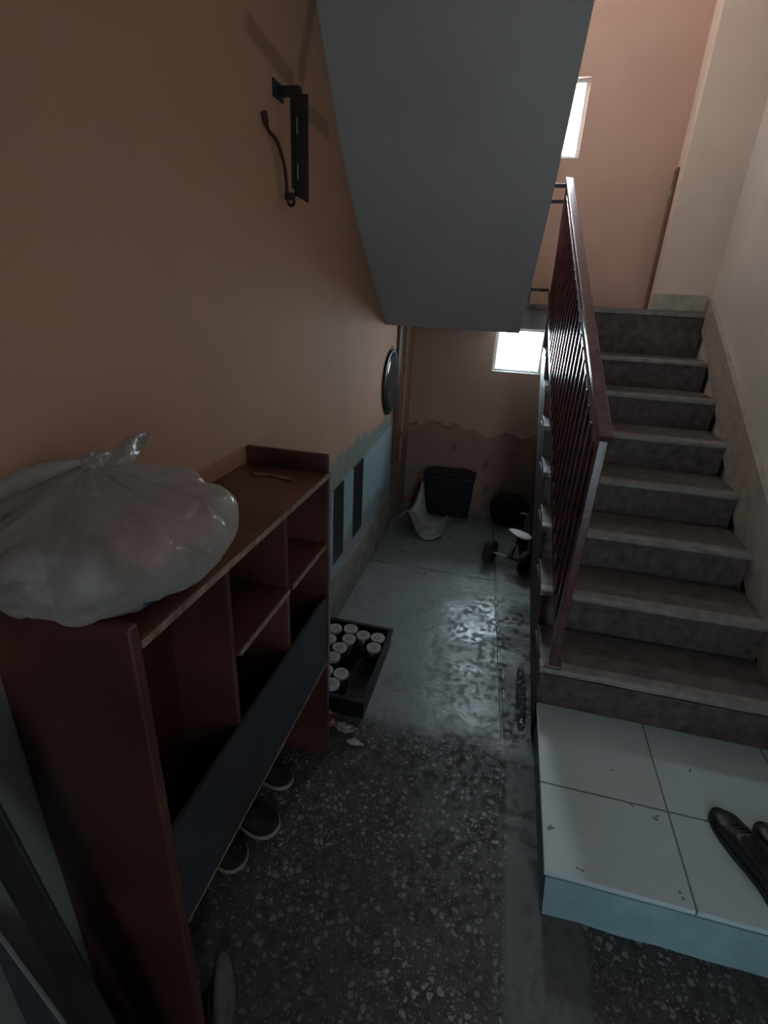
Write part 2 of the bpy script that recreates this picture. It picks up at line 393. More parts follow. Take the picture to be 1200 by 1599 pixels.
struct(boxo('wall_right', (XR, XR+.2, YB-.2, YF+.2, 0, ZC), WALL_R, r=0))
W1 = (-.130, .225, 1.125, 1.440); W2 = (-.130, .238, 2.465, 2.880)
wall_y('wall_far', YF, YF+.2, XL, XR, 0, ZC, [W1, W2], WALL_F)
wall_y('wall_back', YB-.2, YB, XL, XR, 0, ZC, [(.55, .78, 0, 2.0)], PLAST)
struct(boxo('ceiling', (XL-.2, XR+.2, YB-.2, YF+.2, ZC, ZC+.15), PLAST, r=0))
# pier of the right wall on the landing
bm = bmesh.new()
hexa(bm, [(.812, 3.72, 1.607), (XR, 3.72, 1.607), (XR, YF, 1.607), (.832, YF, 1.607), (.812, 3.72, ZC), (XR, 3.72, ZC), (XR, YF, ZC), (.832, YF, ZC)])
struct(finish('wall_pier', bm, WALL_P))
struct(boxo('baseboard_pier', (.806, XR-.03, 3.704, 3.72, 1.607, 1.702), SKIRT, r=.003))
# brown door frame edge on the side of the pier
t = struct(boxo('door_1', (.814, .829, 3.90, 3.975, 1.607, 2.40), BROWND, r=.002))
struct(boxo('door_handle', (.806, .814, 3.925, 3.94, 2.25, 2.29), GREYM, t, r=.002))

def window(name, h):
    x0, x1, z0, z1 = h; bm = bmesh.new(); f = .022; y0, y1 = 4.03, 4.075
    box(bm, x0, x1, y0, y1, z0, z0+f); box(bm, x0, x1, y0, y1, z1-f, z1)
    box(bm, x0, x0+f, y0, y1, z0+f, z1-f); box(bm, x1-f, x1, y0, y1, z0+f, z1-f)
    o = struct(finish(name, bm, UPVC))
    struct(boxo('window_or_added_fill_pane', (x0+f, x1-f, 4.05, 4.054, z0+f, z1-f), GLASS, o, r=0))
    s = struct(boxo('window_sill', (x0+.001, x1-.001, 3.999, 4.03, z0+.0005, z0+.006), UPVC, o, r=.001))
window('window_1', W1); window('window_2', W2)
FILL_GLOW = bpy.data.materials.new('added_fill_glow'); FILL_GLOW.use_nodes = True  # glow of an added panel out of view, fills in upstairs light
fb = FILL_GLOW.node_tree.nodes['Principled BSDF']; fb.inputs['Roughness'].default_value = .6
fb.inputs['Emission Color'].default_value = (1, .96, .94, 1); fb.inputs['Emission Strength'].default_value = 3.1
bm = bmesh.new()
for b_ in ((2.25, 3.65, 3.38, 3.42), (2.25, 3.65, 4.12, 4.16), (2.25, 2.29, 3.42, 4.12), (3.61, 3.65, 3.42, 4.12), (2.93, 2.97, 3.42, 4.12)): box(bm, XL+.0005, XL+.04, *b_)
fill_frame = struct(finish('added_fill_panel', bm, UPVC))
for y0, y1 in ((2.29, 2.93), (2.97, 3.61)): struct(boxo('window_or_added_fill_pane', (XL+.001, XL+.018, y0, y1, 3.42, 4.12), FILL_GLOW, fill_frame, r=0))  # panes of the added panel glow to light the right wall

# baseboard (plinth) and dado on the left wall
bm = bmesh.new(); prism(bm, [(1.36, 0), (3.36, 0), (3.36, .275), (1.36, .262)], XL, XL+.022); bev(bm, .003)
struct(finish('baseboard_left', bm, BASEB))
bm = bmesh.new(); prism(bm, [(1.36, .262), (3.36, .275), (3.36, .797), (1.36, .70)], XL, XL+.008)
struct(finish('trim_1', bm, DADO))
# projecting corner strips where the left wall meets the far wall
bm = bmesh.new(); box(bm, XL, XL+.020, 3.40, 3.50, .50, 1.45); bev(bm, .004)
struct(finish('trim_2', bm, BROWND))
bm = bmesh.new()
prev = None
tube(bm, [(XL+.012, 3.66+.006*math.sin(7*z), z) for z in [.45+.05*k for k in range(21)]], [.012+.006*max(0, noise.noise(Vector((z*9, 0, 0)))) for z in [.45+.05*k for k in range(21)]], 10)
struct(finish('trim_3', bm, WALL_F, smooth=True))

# ------------------------------------------------------------------ stairs
def xl(y): return .272-.040*(y-1.656)          # left edge of the flight
def xb(y): return .285+.018*(y-1.656)          # foot of its battered side
NY = [1.656+.288*i for i in range(7)]+[3.672]
NZ = [.166+.168*(i+1) for i in range(7)]+[1.607]
stair = thing('staircase', 'worn stone staircase climbing to the landing beside the cream wall', 'staircase', (.7, 1.656, 0))
for i in range(7):
    y0, y1 = NY[i], NY[i+1]; z = NZ[i]
    bm = bmesh.new()
    prism(bm, [(y0+(.012 if i else .0), 0), (y1, 0), (y1, z-.03), (y0+(.012 if i else .0), z-.03)], lambda y, zz: xl(y)+(xb(y)-xl(y))*max(0, 1-zz/z), 1.11)
    finish('riser', bm, STONE, stair)
    boxo('tread', (xl(y0)-.002, 1.11, y0+.050, y1, z-.03, z), TREAD, stair, r=0)
    bm = bmesh.new(); n = 26
    # worn nosing, slightly wavy front edge; its pale colour paints the lit tread edge
    prev = None; x0 = xl(y0)-.004
    for k in range(n+1):
        x = x0+(1.11-x0)*k/n
        wv_ = .005*noise.noise(Vector((x*7, i*3.3, 0)))+(.004*noise.noise(Vector((x*23, i, 2))))
        zz = z-.004*abs(noise.noise(Vector((x*5, i, 9))))
        pr_ = [(y0+wv_+.006, z-.03), (y0+wv_-.001, z-.022), (y0+wv_, zz-.010), (y0+wv_+.004, zz-.003), (y0+wv_+.012, zz), (y0+.050, z), (y0+.050, z-.03)]
        cur = [bm.verts.new((x, a, b_)) for a, b_ in pr_]
        if prev:
            for q in range(7): bm.faces.new([prev[q], prev[(q+1) % 7], cur[(q+1) % 7], cur[q]])
        else: bm.faces.new(cur)
        prev = cur
    bm.faces.new(list(reversed(prev)))
    finish('nosing', bm, NOSE, stair)
# sloping skirting along the right wall
bm = bmesh.new()
sl = lambda y: 1.618+(y-3.663)*.535
prism(bm, [(1.67, .167), (1.67, sl(1.67)), (3.667, sl(3.667)+.06), (3.667, 1.50)], 1.11, 1.1345)
finish('skirting', bm, SKIRT, stair)
boxo('top_riser', (xl(3.67)-.0, 1.11, 3.6725, 3.686, 1.343, 1.574), STONE, stair, r=.002)

land = thing('stair_landing', 'concrete half landing slab above the low window', 'landing', (.2, 3.85, 1.45))
boxo('slab', (XL+.001, XR-.001, 3.688, YF-.001, 1.452, 1.575), SOFF, land, r=.002)
boxo('landing_top', (xl(3.67)-.16, 1.1345, 3.668, YF-.001, 1.575, 1.607), NOSE, land, r=.004)

# upper flight seen from below
up = thing('upper_staircase', 'grey plastered underside of the upper flight sloping over the corridor', 'staircase', (-.3, 3.6, 1.45))
S = .72; ya, za = 3.06, 1.45
prof = [(3.668, 1.451), (3.06, 1.451), (2.90, 1.555), (2.74, 1.663), (2.58, 1.778), (2.42, 1.905), (2.27, 2.04), (2.13, 2.19), (2.0, 2.35), (1.87, 2.52), (1.70, 2.70), (1.4, 2.92), (.9, 3.10)]
prof += [(-1.19, 3.395), (-1.19, 3.60)]
ty, tz = .36, 3.60; steps = []
prof += [(.30, 3.60)]
y_, z_ = .30, 3.60; k = 14
for i in range(13):
    z_ -= .1385; prof.append((y_, z_)); y_ += .255; prof.append((y_, z_)) if i < 12 else prof.append((3.668, z_))
def xe_(y, z): return max(.02, .028+.060*(3.0-y)) if y > 1.3 else .13
bm = bmesh.new(); prism(bm, prof, XL+.001, xe_)
fs = finish('flight_slab', bm, SOFF, up)
for p_ in fs.data.polygons:
    if p_.normal.z < -.3: p_.use_smooth = True
fs.data.set_sharp_from_angle(angle=math.radians(25))

# ------------------------------------------------------------------ tiled platform
plat = thing('tiled_platform', 'low platform with pale square tiles and blue-grey face at the stair foot', 'platform', (.7, 1.3, 0))
bm = bmesh.new(); prism(bm, [(1.002, 0), (1.655, 0), (1.655, .150), (1.002, .150)], .296, XR-.001)
finish('base', bm, TILEF, plat)
bm = bmesh.new(); prism(bm, [(.995, .148), (1.655, .148), (1.655, .166), (.995, .166)], .282, XR-.001); bev(bm, .004)
finish('tile_top', bm, TILE, plat)
bm = bmesh.new()
n = 30; prev = None
for k in range(n+1):
    x = .288+(XR-.29)*k/n-.0*k; wv_ = .004*noise.noise(Vector((x*9, 0, 0))); zb = .0
    cur = [bm.verts.new(p) for p in ((x+.014*(1-k/n), .985+wv_*1.5, zb), (x+.014*(1-k/n), 1.003, zb), (x, 1.003, .150), (x, .990+wv_, .150))]
    if prev:
        for q in range(4): bm.faces.new([prev[q], prev[(q+1) % 4], cur[(q+1) % 4], cur[q]])
    else: bm.faces.new(cur)
    prev = cur
bm.faces.new(list(reversed(prev)))
finish('front_face', bm, TILEF, plat)

# ------------------------------------------------------------------ stair railing
rail = thing('stair_railing', 'maroon painted metal railing along the open side of the stairs', 'railing', (.31, 1.62, .334))
B0, B1 = Vector((.312, 1.690, .375)), Vector((.178, 3.64, 1.62))      # bottom rail
T0, T1 = Vector((.316, 1.672, 1.240)), Vector((.190, 3.655, 2.290))  # handrail
def bar(name, a, b, wx, wz, m, parent, r=.003):
    a, b = Vector(a), Vector(b); d = (b-a).normalized(); side = d.cross(Vector((0, 0, 1)))
    if side.length < .2: side = Vector((1, 0, 0)) - d*d.x
    side.normalize(); up_ = side.cross(d)
    bm = bmesh.new(); P = []
    for e in (a, b):
        P += [e-side*wx/2-up_*wz/2, e+side*wx/2-up_*wz/2, e+side*wx/2+up_*wz/2, e-side*wx/2+up_*wz/2]
    hexa(bm, P)
    if r: bev(bm, r)
    return finish(name, bm, m, parent)
bar('newel_post', (.312, 1.684, .342), (.316, 1.684, 1.240), .030, .040, RED, rail)
boxo('base_plate', (.282, .346, 1.662, 1.72, .3345, .342), RED, rail)
bar('newel_post', (.202, 3.690, 1.6075), (.190, 3.690, 2.305), .030, .035, RED, rail)
bar('handrail', T0+Vector((0, -.03, -.01)), T1+Vector((0, .01, .0)), .042, .022, RED, rail)
bar('bottom_rail', B0+Vector((0, 0, .06)), B1+Vector((0, 0, .05)), .016, .030, RED, rail)
bar('upper_rail', T0+Vector((0, 0, -.10)), T1+Vector((0, 0, -.085)), .016, .024, RED, rail)
nb = 24
for k in range(1, nb):
    t = k/nb; a = B0.lerp(B1, t)+Vector((0, 0, .055)); b_ = T0.lerp(T1, t)+Vector((0, 0, -.09))
    b_.y = a.y; b_.x = a.x*.5+b_.x*.5
    bar('baluster', a, b_, .016, .018, RED, rail, r=.002)
# short guard between the two flights on the landing
gd = thing('landing_guard', 'short dark guard rail joining the railing top to the upper flight', 'railing', (.06, 3.69, 1.607))
for z_, h in ((2.262, .020), (2.180, .018), (1.690, .018)):
    bar('rail', (-.06, 3.69, z_), (.176, 3.69, z_), .016, h, BLACKM, gd, r=.002)
for x in (-.055, .058): bar('post', (x, 3.69, 1.607), (x, 3.69, 2.262), .012, .012, BLACKM, gd, r=.002)

# ------------------------------------------------------------------ shelf unit
sh = thing('shelf_unit', 'dark red open wooden shelf unit along the left wall', 'shelf unit', (-.6, .92, 0))
XF, XB = -.472, -.734
bm = bmesh.new()
prism(bm, [(0, 0)]*0+[(.487, .0), (.509, .0), (.509, 1.155), (.487, 1.155)], XB, XF+.006)
bev(bm, .008, 3); finish('near_side_panel', bm, DARKW, sh)
boxo('far_side_panel', (XB, XF+.002, 1.325, 1.347, 0, 1.105), DARKW, sh)
boxo('top_board', (XB, XF, .509, 1.347, 1.103, 1.120), DARKW2, sh, r=.002)
boxo('front_edging', (XF, XF+.003, .512, 1.345, 1.104, 1.119), EDGE, sh, r=.001)
boxo('end_board', (XB, XF-.004, 1.330, 1.348, 1.120, 1.172), DARKW, sh, r=.003)
boxo('lower_deck', (-.625, XF-.012, .509, 1.325, .446, .462), DARKW, sh, r=.002)
boxo('fascia_board', (XF-.012, XF, .509, 1.325, .432, .700), NAVY, sh, r=.002)
boxo('fascia_edging', (XF, XF+.002, .511, 1.323, .432, .438), EDGE, sh, r=.001)
boxo('back_panel', (-.637, -.625, .509, 1.325, .40, 1.103), DARKW, sh, r=.001)
for y in (.775, 1.055): boxo('divider', (-.625, XF-.0125, y-.008, y+.008, .462, 1.103), DARKW, sh, r=.002)
for y0, y1, z in ((.783, 1.047, .885), (1.063, 1.325, .885)):
    o = boxo('inner_shelf', (-.625, XF-.004, y0, y1, z-.008, z+.008), DARKW, sh, r=.002)
    if z > .8: boxo('edging', (XF-.004, XF-.001, y0+.002, y1-.002, z-.007, z+.007), EDGE, o, r=.001)
boxo('far_edging', (XF+.002, XF+.005, 1.330, 1.343, .30, 1.10), EDGE, sh, r=.001)

# pale stick lying on the shelf top near the end board
bm = bmesh.new(); tube(bm, [(-.66, 1.235, 1.124), (-.60, 1.24, 1.124), (-.535, 1.225, 1.124)], .004, 8)
tag(finish('stick', bm, EDGE), 'thin pale stick lying on the shelf top beside its end board', 'stick')

# ------------------------------------------------------------------ plastic bag of clothes
bag = thing('plastic_bag', 'knotted milky plastic bag of clothes resting on the near end of the wooden shelf', 'bag', (-.59, .63, 1.12))
KN = Vector((-.600, .615, 1.345))
def bag_shell():
    bm = bmesh.new(); nu, nv = 220, 90; rings = []
    C0 = Vector((-.585, .635, 1.222))
    for j in range(nv+1):
        v = j/nv; ring = []
        for i in range(nu):
            u = 2*math.pi*i/nu; cu, su = math.cos(u), math.sin(u)
            if v < .64:
                a = v/.64*math.pi*.66; R = math.sin(a)**.85 if a < math.pi/2 else 1-.9*(1-math.sin(a)); h = -math.cos(a)
                if h < -.80: h = -.80-(abs(h)-.80)*.4
                zz = C0.z+.108*h
            else:
                t = (v-.64)/.36; a0 = math.pi*.66; R0 = 1-.9*(1-math.sin(a0)); R = max(R0*(1-t)**.90, .060)
                z0 = C0.z+.108*-math.cos(a0); zz = z0+(KN.z-z0)*(t**.95)
            tt = max(0, (v-.34)/.66)
            w1 = 10*u+2.0*math.sin(2*u)+2.5*v; w2 = 17*u+3*math.sin(3*u)-3*v
            pleat = (1-abs(math.sin(w1*.5)))**1.5*2-.8
            fold = 1-.21*tt*pleat*(1-.3*tt)+.05*tt*math.sin(w2)
            P = Vector((cu*1.5, su*1.5, v*2.4))
            lump = 1+.13*noise.noise(P+Vector((3, 0, 1)))+.05*noise.noise(P*2.7)+.018*noise.noise(P*7)
            crease = abs(noise.noise(P*1.9+Vector((7, 2, 5)))); lump -= .055*max(0, 1-crease*9)
            rr = R*fold*lump; w_ = min(1, tt*1.15)
            cx = C0.x*(1-w_*w_)+KN.x*w_*w_; cy = C0.y*(1-w_*w_)+KN.y*w_*w_
            x = cx+.160*cu*rr; y = cy+.205*su*rr
            zz += .014*noise.noise(P*1.7)*(1-v)
            x = max(x, XL+.004)
            if x < XF+.010 and y < .515: zz = max(zz, 1.158)
            elif x < XF+.006: zz = max(zz, 1.122)
            ring.append(bm.verts.new((x, y, zz)))
        rings.append(ring)
    for A, B in zip(rings, rings[1:]):
        for k in range(nu): bm.faces.new([A[k], A[(k+1) % nu], B[(k+1) % nu], B[k]])
    bm.faces.new(rings[0]); bm.faces.new(list(reversed(rings[-1])))
    return bm
finish('bag_film', bag_shell(), BAG, bag, True)
def flap(name, ctrl, widths, twist=0.0):
    pts = curve_pts(ctrl, 8); n = len(pts); bm = bmesh.new(); prev = None
    for i, p in enumerate(pts):
        t = i/(n-1); q = t*(len(widths)-1); k = min(int(q), len(widths)-2); wd = widths[k]+(widths[k+1]-widths[k])*(q-k)
        d = (pts[min(i+1, n-1)]-pts[max(i-1, 0)]).normalized()
        s = d.cross(Vector((.5, -.8, .35))).normalized(); nrm = d.cross(s)
        ring = []
        for k2 in range(14):
            a = 2*math.pi*k2/14
            ring.append(bm.verts.new(p+s*wd*math.cos(a)*(1+.15*math.sin(5*t+a))+nrm*(.22*wd+.004)*math.sin(a)+nrm*.006*math.sin(9*t+3*math.cos(a))))
        if prev:
            for k2 in range(14): bm.faces.new([prev[k2], prev[(k2+1) % 14], ring[(k2+1) % 14], ring[k2]])
        else: bm.faces.new(ring)
        prev = ring
    bm.faces.new(list(reversed(prev)))
    return finish(name, bm, BAG, bag, True)
flap('handle', [KN, KN+Vector((.0, .05, -.006)), KN+Vector((-.005, .095, .000)), KN+Vector((-.01, .145, .006))], [.012, .015, .019, .014, .008])
flap('handle', [KN, KN+Vector((-.035, -.022, -.014)), KN+Vector((-.080, -.042, -.034)), KN+Vector((-.120, -.070, -.052))], [.009, .020, .030, .024])
flap('handle', [KN+Vector((0, -.004, -.006)), KN+Vector((-.025, -.045, -.036)), KN+Vector((-.065, -.080, -.060)), KN+Vector((-.110, -.120, -.072))], [.009, .020, .026, .018])
bm = bmesh.new(); blob(bm, KN, (.014, .016, .014), 3, .3, 3); finish('knot', bm, BAG, bag, True)
for nm, c_, r_, m_, s_ in (('pink_cloth', (-.525, .620, 1.225), (.055, .052, .058), PINK, 1), ('coral_cloth', (-.530, .725, 1.222), (.050, .055, .062), PINK, 5),
                           ('blue_cloth', (-.520, .600, 1.160), (.050, .062, .026), BLUE, 2), ('lilac_cloth', (-.60, .525, 1.205), (.08, .055, .05), LILAC, 3),
                           ('lilac_cloth', (-.62, .68, 1.215), (.07, .09, .08), LILAC, 4)):
    bm = bmesh.new(); blob(bm, c_, r_, s_, .12, 1.6); o = finish('folded_cloth', bm, m_, bag, True); o['label'] = nm.replace('_', ' ')+' seen through the film'

# ------------------------------------------------------------------ leaning board at the near left
bd = thing('leaning_board', 'dark board with pale metal edging leaning at the near left beside the shelf', 'board', (-.45, .35, 0))
def quad_slab(name, P, m, y0, y1, parent=bd):
    bm = bmesh.new(); hexa(bm, [(x, y0, z) for x, z in P]+[(x, y1, z) for x, z in P]); bev(bm, .002, 1); return finish(name, bm, m, parent)
quad_slab('dark_face', [(-.524, .004), (-.435, .004), (-.598, .934), (-.705, 1.10)], BOARDD, .345, .352)
quad_slab('metal_edge', [(-.529, .004), (-.5245, .004), (-.7275, .655), (-.732, .655)], GREYM, .344, .3525)
quad_slab('blue_grey_face', [(-.732, .004), (-.530, .004), (-.7325, .652), (-.7345, .652)], BOARDB, .347, .352)

# ------------------------------------------------------------------ wall bracket and wire, left wall
br = thing('wall_bracket', 'black metal strip bracket sticking out high on the peach left wall', 'bracket', (XL, 1.64, 2.11))
bm = bmesh.new()   # hanging flat strip with a slanted lower end
P = [(-.693, 1.866), (-.648, 1.845), (-.647, 2.108), (-.692, 2.108)]
hexa(bm, [(x, 1.636, z) for x, z in P]+[(x, 1.643, z) for x, z in P]); bev(bm, .0015, 1); finish('strip', bm, BLACKM, br)
boxo('lip', (-.695, -.689, 1.622, 1.6355, 1.880, 2.100), BLACKM, br, r=.001)
boxo('arm', (XL, -.668, 1.628, 1.650, 2.103, 2.126), BLACKM, br, r=.004)
boxo('wall_plate', (XL, XL+.006, 1.60, 1.665, 2.095, 2.135), BLACKM, br, r=.002)
for z_ in (2.035, 1.925): boxo('slot', (-.682, -.678, 1.6345, 1.6358, z_-.020, z_+.020), GREYM, br, r=0)
boxo('lower_tab', (-.722, -.690, 1.630, 1.640, 1.852, 1.872), BLACKM, br, r=.003)
bm = bmesh.new(); tube(bm, curve_pts([(XL+.008, 1.527, 2.040), (XL+.010, 1.545, 2.005), (XL+.018, 1.585, 1.985), (XL+.020, 1.625, 1.935), (XL+.016, 1.650, 1.875), (XL+.020, 1.652, 1.845), (XL+.034, 1.648, 1.842), (XL+.044, 1.636, 1.850)], 8), [.0085 if k_ < 6 else .005 for k_ in range(57)], 8)
tag(finish('rusty_wire', bm, WIRE, None, True), 'rusty bent wire curling out of the left wall beside the black bracket', 'wire')

# round mirror
mi = thing('round_mirror', 'dark round mirror hanging at the far end of the left wall', 'mirror', (XL, 3.235, 1.10))
bm = bmesh.new(); lathe(bm, [(.196, 0), (.203, .004), (.203, .014), (.192, .020), (.186, .017)], (XL, 3.235, 1.10), 'X', 48); finish('frame', bm, BLACKM, mi, True)
bm = bmesh.new(); lathe(bm, [(.187, .010), (.187, .0185), (.14, .0195), (.07, .020), (.01, .0205)], (XL, 3.235, 1.10), 'X', 48); finish('glass', bm, MIRR, mi, True)
bm = bmesh.new(); tube(bm, [(XL, 3.235, 1.315), (XL+.014, 3.235, 1.318)], .003, 8); finish('nail', bm, BLACKM, mi)
bm = bmesh.new(); tube(bm, [(XL+.008, 3.235, 1.316), (XL+.012, 3.225, 1.30)], .0015, 6); finish('hanging_cord', bm, BLACKM, mi)

# ------------------------------------------------------------------ crate with jars
cr = thing('plastic_crate', 'low black crate of pale-lidded jars on the floor beyond the shelf', 'crate', (-.56, 1.78, 0))
cx0, cx1, cy0, cy1, ch = -.702, -.388, 1.530, 2.035, .085
def crate(o, x0, x1, y0, y1, h, t=.010, m=BLACKP):
    boxo('crate_base', (x0, x1, y0, y1, .001, .012), m, o, r=.002)
    bm = bmesh.new()
    box(bm, x0, x0+t, y0, y1, .012, h); box(bm, x1-t, x1, y0, y1, .012, h); box(bm, x0+t, x1-t, y0, y0+t, .012, h); box(bm, x0+t, x1-t, y1-t, y1, .012, h)
    finish('crate_wall', bm, m, o)
    bm = bmesh.new(); e = .008
    for b_ in ((x0-e, x0+t, y0-e, y1+e), (x1-t, x1+e, y0-e, y1+e), (x0+t, x1-t, y0-e, y0+t), (x0+t, x1-t, y1-t, y1+e)):
        box(bm, b_[0], b_[1], b_[2], b_[3], h, h+.010)
    finish('crate_rim', bm, m, o)
crate(cr, cx0, cx1, cy0, cy1, ch)
proto = None
jars = [(-.655, 1.955, 'in the far row, nearest the wall'), (-.582, 1.978, 'second from the wall in the far row'), (-.510, 1.950, 'third from the wall in the far row'), (-.437, 1.948, 'in the far corner away from the wall'),
        (-.655, 1.870, 'beside the wall, just before the far row'), (-.568, 1.902, 'just before the second jar of the far row'), (-.589, 1.829, 'standing midway, left of centre'), (-.437, 1.870, 'by itself against the open side'),
        (-.596, 1.752, 'halfway along the wall side'), (-.600, 1.664, 'near the wall in the closest cluster'), (-.527, 1.662, 'right one of the closest cluster'), (-.543, 1.586, 'nearest the shelf in the closest cluster')]
jprof = [(.026, .0), (.030, .004), (.031, .050), (.030, .064), (.025, .070), (.025, .076)]
lprof = [(.0330, .0), (.0340, .003), (.0340, .012), (.0325, .014), (.027, .014), (.0265, .0125), (.004, .0125)]
for k, (jx, jy, where) in enumerate(jars):
    if proto is None:
        proto = thing('jar', '', 'jar', (0, 0, 0), 'pale-lidded jars in the black crate')
        bm = bmesh.new(); lathe(bm, jprof, (0, 0, 0)); body = finish('jar_body', bm, JAR, proto, True)
        bm = bmesh.new(); lathe(bm, lprof, (0, 0, .074)); lid = finish('lid', bm, LID, proto)
        bm = bmesh.new(); lathe(bm, [(.0190, 0), (.0190, .0012)], (0, 0, .0865)); li = finish('lid_centre', bm, LIDIN, lid)
        j_ = proto
    else:
        j_ = proto.copy(); COL.objects.link(j_)
        for ch_ in (body, lid):
            c_ = ch_.copy(); COL.objects.link(c_); c_.parent = j_
            if ch_ is lid: q = li.copy(); COL.objects.link(q); q.parent = c_
    j_['label'] = 'pale-lidded jar in the crate, '+where
    jobs = (jx, jy)
    j_.location = (jx, jy, .0125); s_ = 1.0+.02*math.sin(k*2.3); j_.scale = (s_, s_, 1+.03*math.cos(k*1.7)); j_.rotation_euler = (0, 0, k*.7)

# litter in front of the crate
def crumple(name, c, r, m, seed, label, cat, flat=.5, sub=3):
    bm = bmesh.new(); res = bmesh.ops.create_icosphere(bm, subdivisions=sub, radius=1)
    for v in res['verts']:
        n_ = noise.noise(v.co*2.1+Vector((seed, 0, 0)))*.6+noise.noise(v.co*5+Vector((0, seed, 0)))*.3
        k_ = 1+n_; v.co = Vector((c[0]+v.co.x*r[0]*k_, c[1]+v.co.y*r[1]*k_, c[2]+max(-.98*r[2], v.co.z*r[2]*k_*(1 if v.co.z > 0 else flat))))
    lo = min(v.co.z for v in bm.verts)
    for v in bm.verts: v.co.z -= lo-.001
    return tag(finish(name, bm, m), label, cat)
crumple('wrapper', (-.520, 1.475, .02), (.034, .030, .028), WRAP, 2, 'crumpled dark red wrapper on the floor before the crate', 'wrapper')
crumple('paper_scrap', (-.445, 1.465, .01), (.040, .022, .010), PAPER, 5, 'pale crumpled paper scrap at the near corner of the crate', 'paper')
crumple('paper_scrap', (-.385, 1.405, .01), (.030, .012, .006), PAPER, 8, 'small grey scrap on the terrazzo just off the crate corner', 'paper')

# ------------------------------------------------------------------ shoes
def shoe(name, toe, heel, wd, h, upper, sole, label, cat='shoe', laces=True, group=None, z=.0):
    """toe, heel: xy ends of the shoe on the ground"""
    T, H = Vector(toe), Vector(heel); L_ = (T-H).length; ang = math.atan2((T-H).y, (T-H).x)
    o = thing(name, label, cat, (H.x, H.y, z), group)
    def P(x, y, zz): return (H.x+x*math.cos(ang)-y*math.sin(ang), H.y+x*math.sin(ang)+y*math.cos(ang), z+zz)
    def half(t):   # half width along the shoe, t=0 heel .. 1 toe
        if t < .12: return .36*math.sqrt(max(0, 1-((.12-t)/.12)**2))*1.0+.0
        if t < .35: return .36-.03*math.sin((t-.12)/.23*math.pi)
        if t < .70: return .36+.14*math.sin((t-.35)/.35*math.pi/2)
        return .50*math.sqrt(max(0.0, 1-((t-.70)/.30)**2.3))
    N = 26; ts = [(.5-.5*math.cos(math.pi*k/N)) for k in range(N+1)]
    bm = bmesh.new(); rings = []
    for t in ts:
        w_ = max(.02, half(t))*wd*1.05; x = t*L_
        rings.append([bm.verts.new(P(x, -w_, .001)), bm.verts.new(P(x, w_, .001)), bm.verts.new(P(x, w_, .016)), bm.verts.new(P(x, -w_, .016))])
    for A, B in zip(rings, rings[1:]):
        for q in range(4): bm.faces.new([A[q], A[(q+1) % 4], B[(q+1) % 4], B[q]])
    bm.faces.new(rings[0]); bm.faces.new(list(reversed(rings[-1])))
    finish('sole', bm, sole, o, False)
    bm = bmesh.new(); rings = []
    for t in ts:
        w_ = max(.012, half(t))*wd; x = .004+t*(L_-.008)
        if t < .5: hh = h*(1-.10*math.sin(t/.5*math.pi))
        elif t < .78: hh = h*(1-(t-.5)/.28*.48)
        else: hh = h*.52*math.sqrt(max(.04, 1-((t-.78)/.22)**2.4))
        if t < .05: hh *= .75+t*5
        ring = []
        open_ = .06 < t < .52
        for k in range(17):
            a = math.pi*k/16
            yy = w_*math.cos(a)*(1 if math.sin(a) < .6 else .94); zz = .016+(hh-.016)*(math.sin(a)**.62)
            if open_ and .62 < math.sin(a): # foot opening
                dip = (math.sin(a)-.62)/.38; zz = .016+(hh-.016)*(.95-.72*min(1, dip*2.2)); yy *= .86 if dip < .4 else .8
            ring.append(bm.verts.new(P(x, yy, zz)))
        rings.append(ring)
    for A, B in zip(rings, rings[1:]):
        for q in range(16): bm.faces.new([A[q], A[q+1], B[q+1], B[q]])
        bm.faces.new([A[16], A[0], B[0], B[16]])
    bm.faces.new(rings[0]); bm.faces.new(list(reversed(rings[-1])))
    finish('upper', bm, upper, o, True)
    if laces:
        bm = bmesh.new()
        for k in range(4):
            t = .56+.055*k; hz = h*(1-(t-.5)/.28*.48)+.002; w_ = half(t)*wd*.42
            tube(bm, [P(t*L_, -w_, hz-.006), P(t*L_+.004, 0, hz+.001), P(t*L_, w_, hz-.006)], .0022, 6)
        finish('laces', bm, upper, o, True)
    return o
# pair on the platform (toes towards the stairs)
shoe('leather_shoe', (.812, 1.330), (.900, 1.042), .094, .082, SHOEL, DARKSOLE, 'black leather shoe on the pale tiles, the one nearer the platform edge', group=None, z=.166)
shoe('leather_shoe', (.928, 1.315), (1.022, 1.050), .094, .080, SHOEL, DARKSOLE, 'black leather shoe on the pale tiles, the one nearer the right wall', z=.166)
# pairs under the shelf
shoe('sneaker', (-.520, 1.005), (-.715, 1.02), .095, .075, SHOEF, SOLE, 'black sneaker with beige sole showing farther under the shelf', z=.0)
shoe('sneaker', (-.570, .885), (-.725, .895), .090, .070, SHOEF, SOLE, 'black sneaker with beige toe rim nearer under the shelf', z=.0)
shoe('slipper', (-.545, 1.175), (-.725, 1.19), .085, .060, SHOEF, SOLE, 'dark shoe deepest under the shelf unit toward the crate', laces=False)

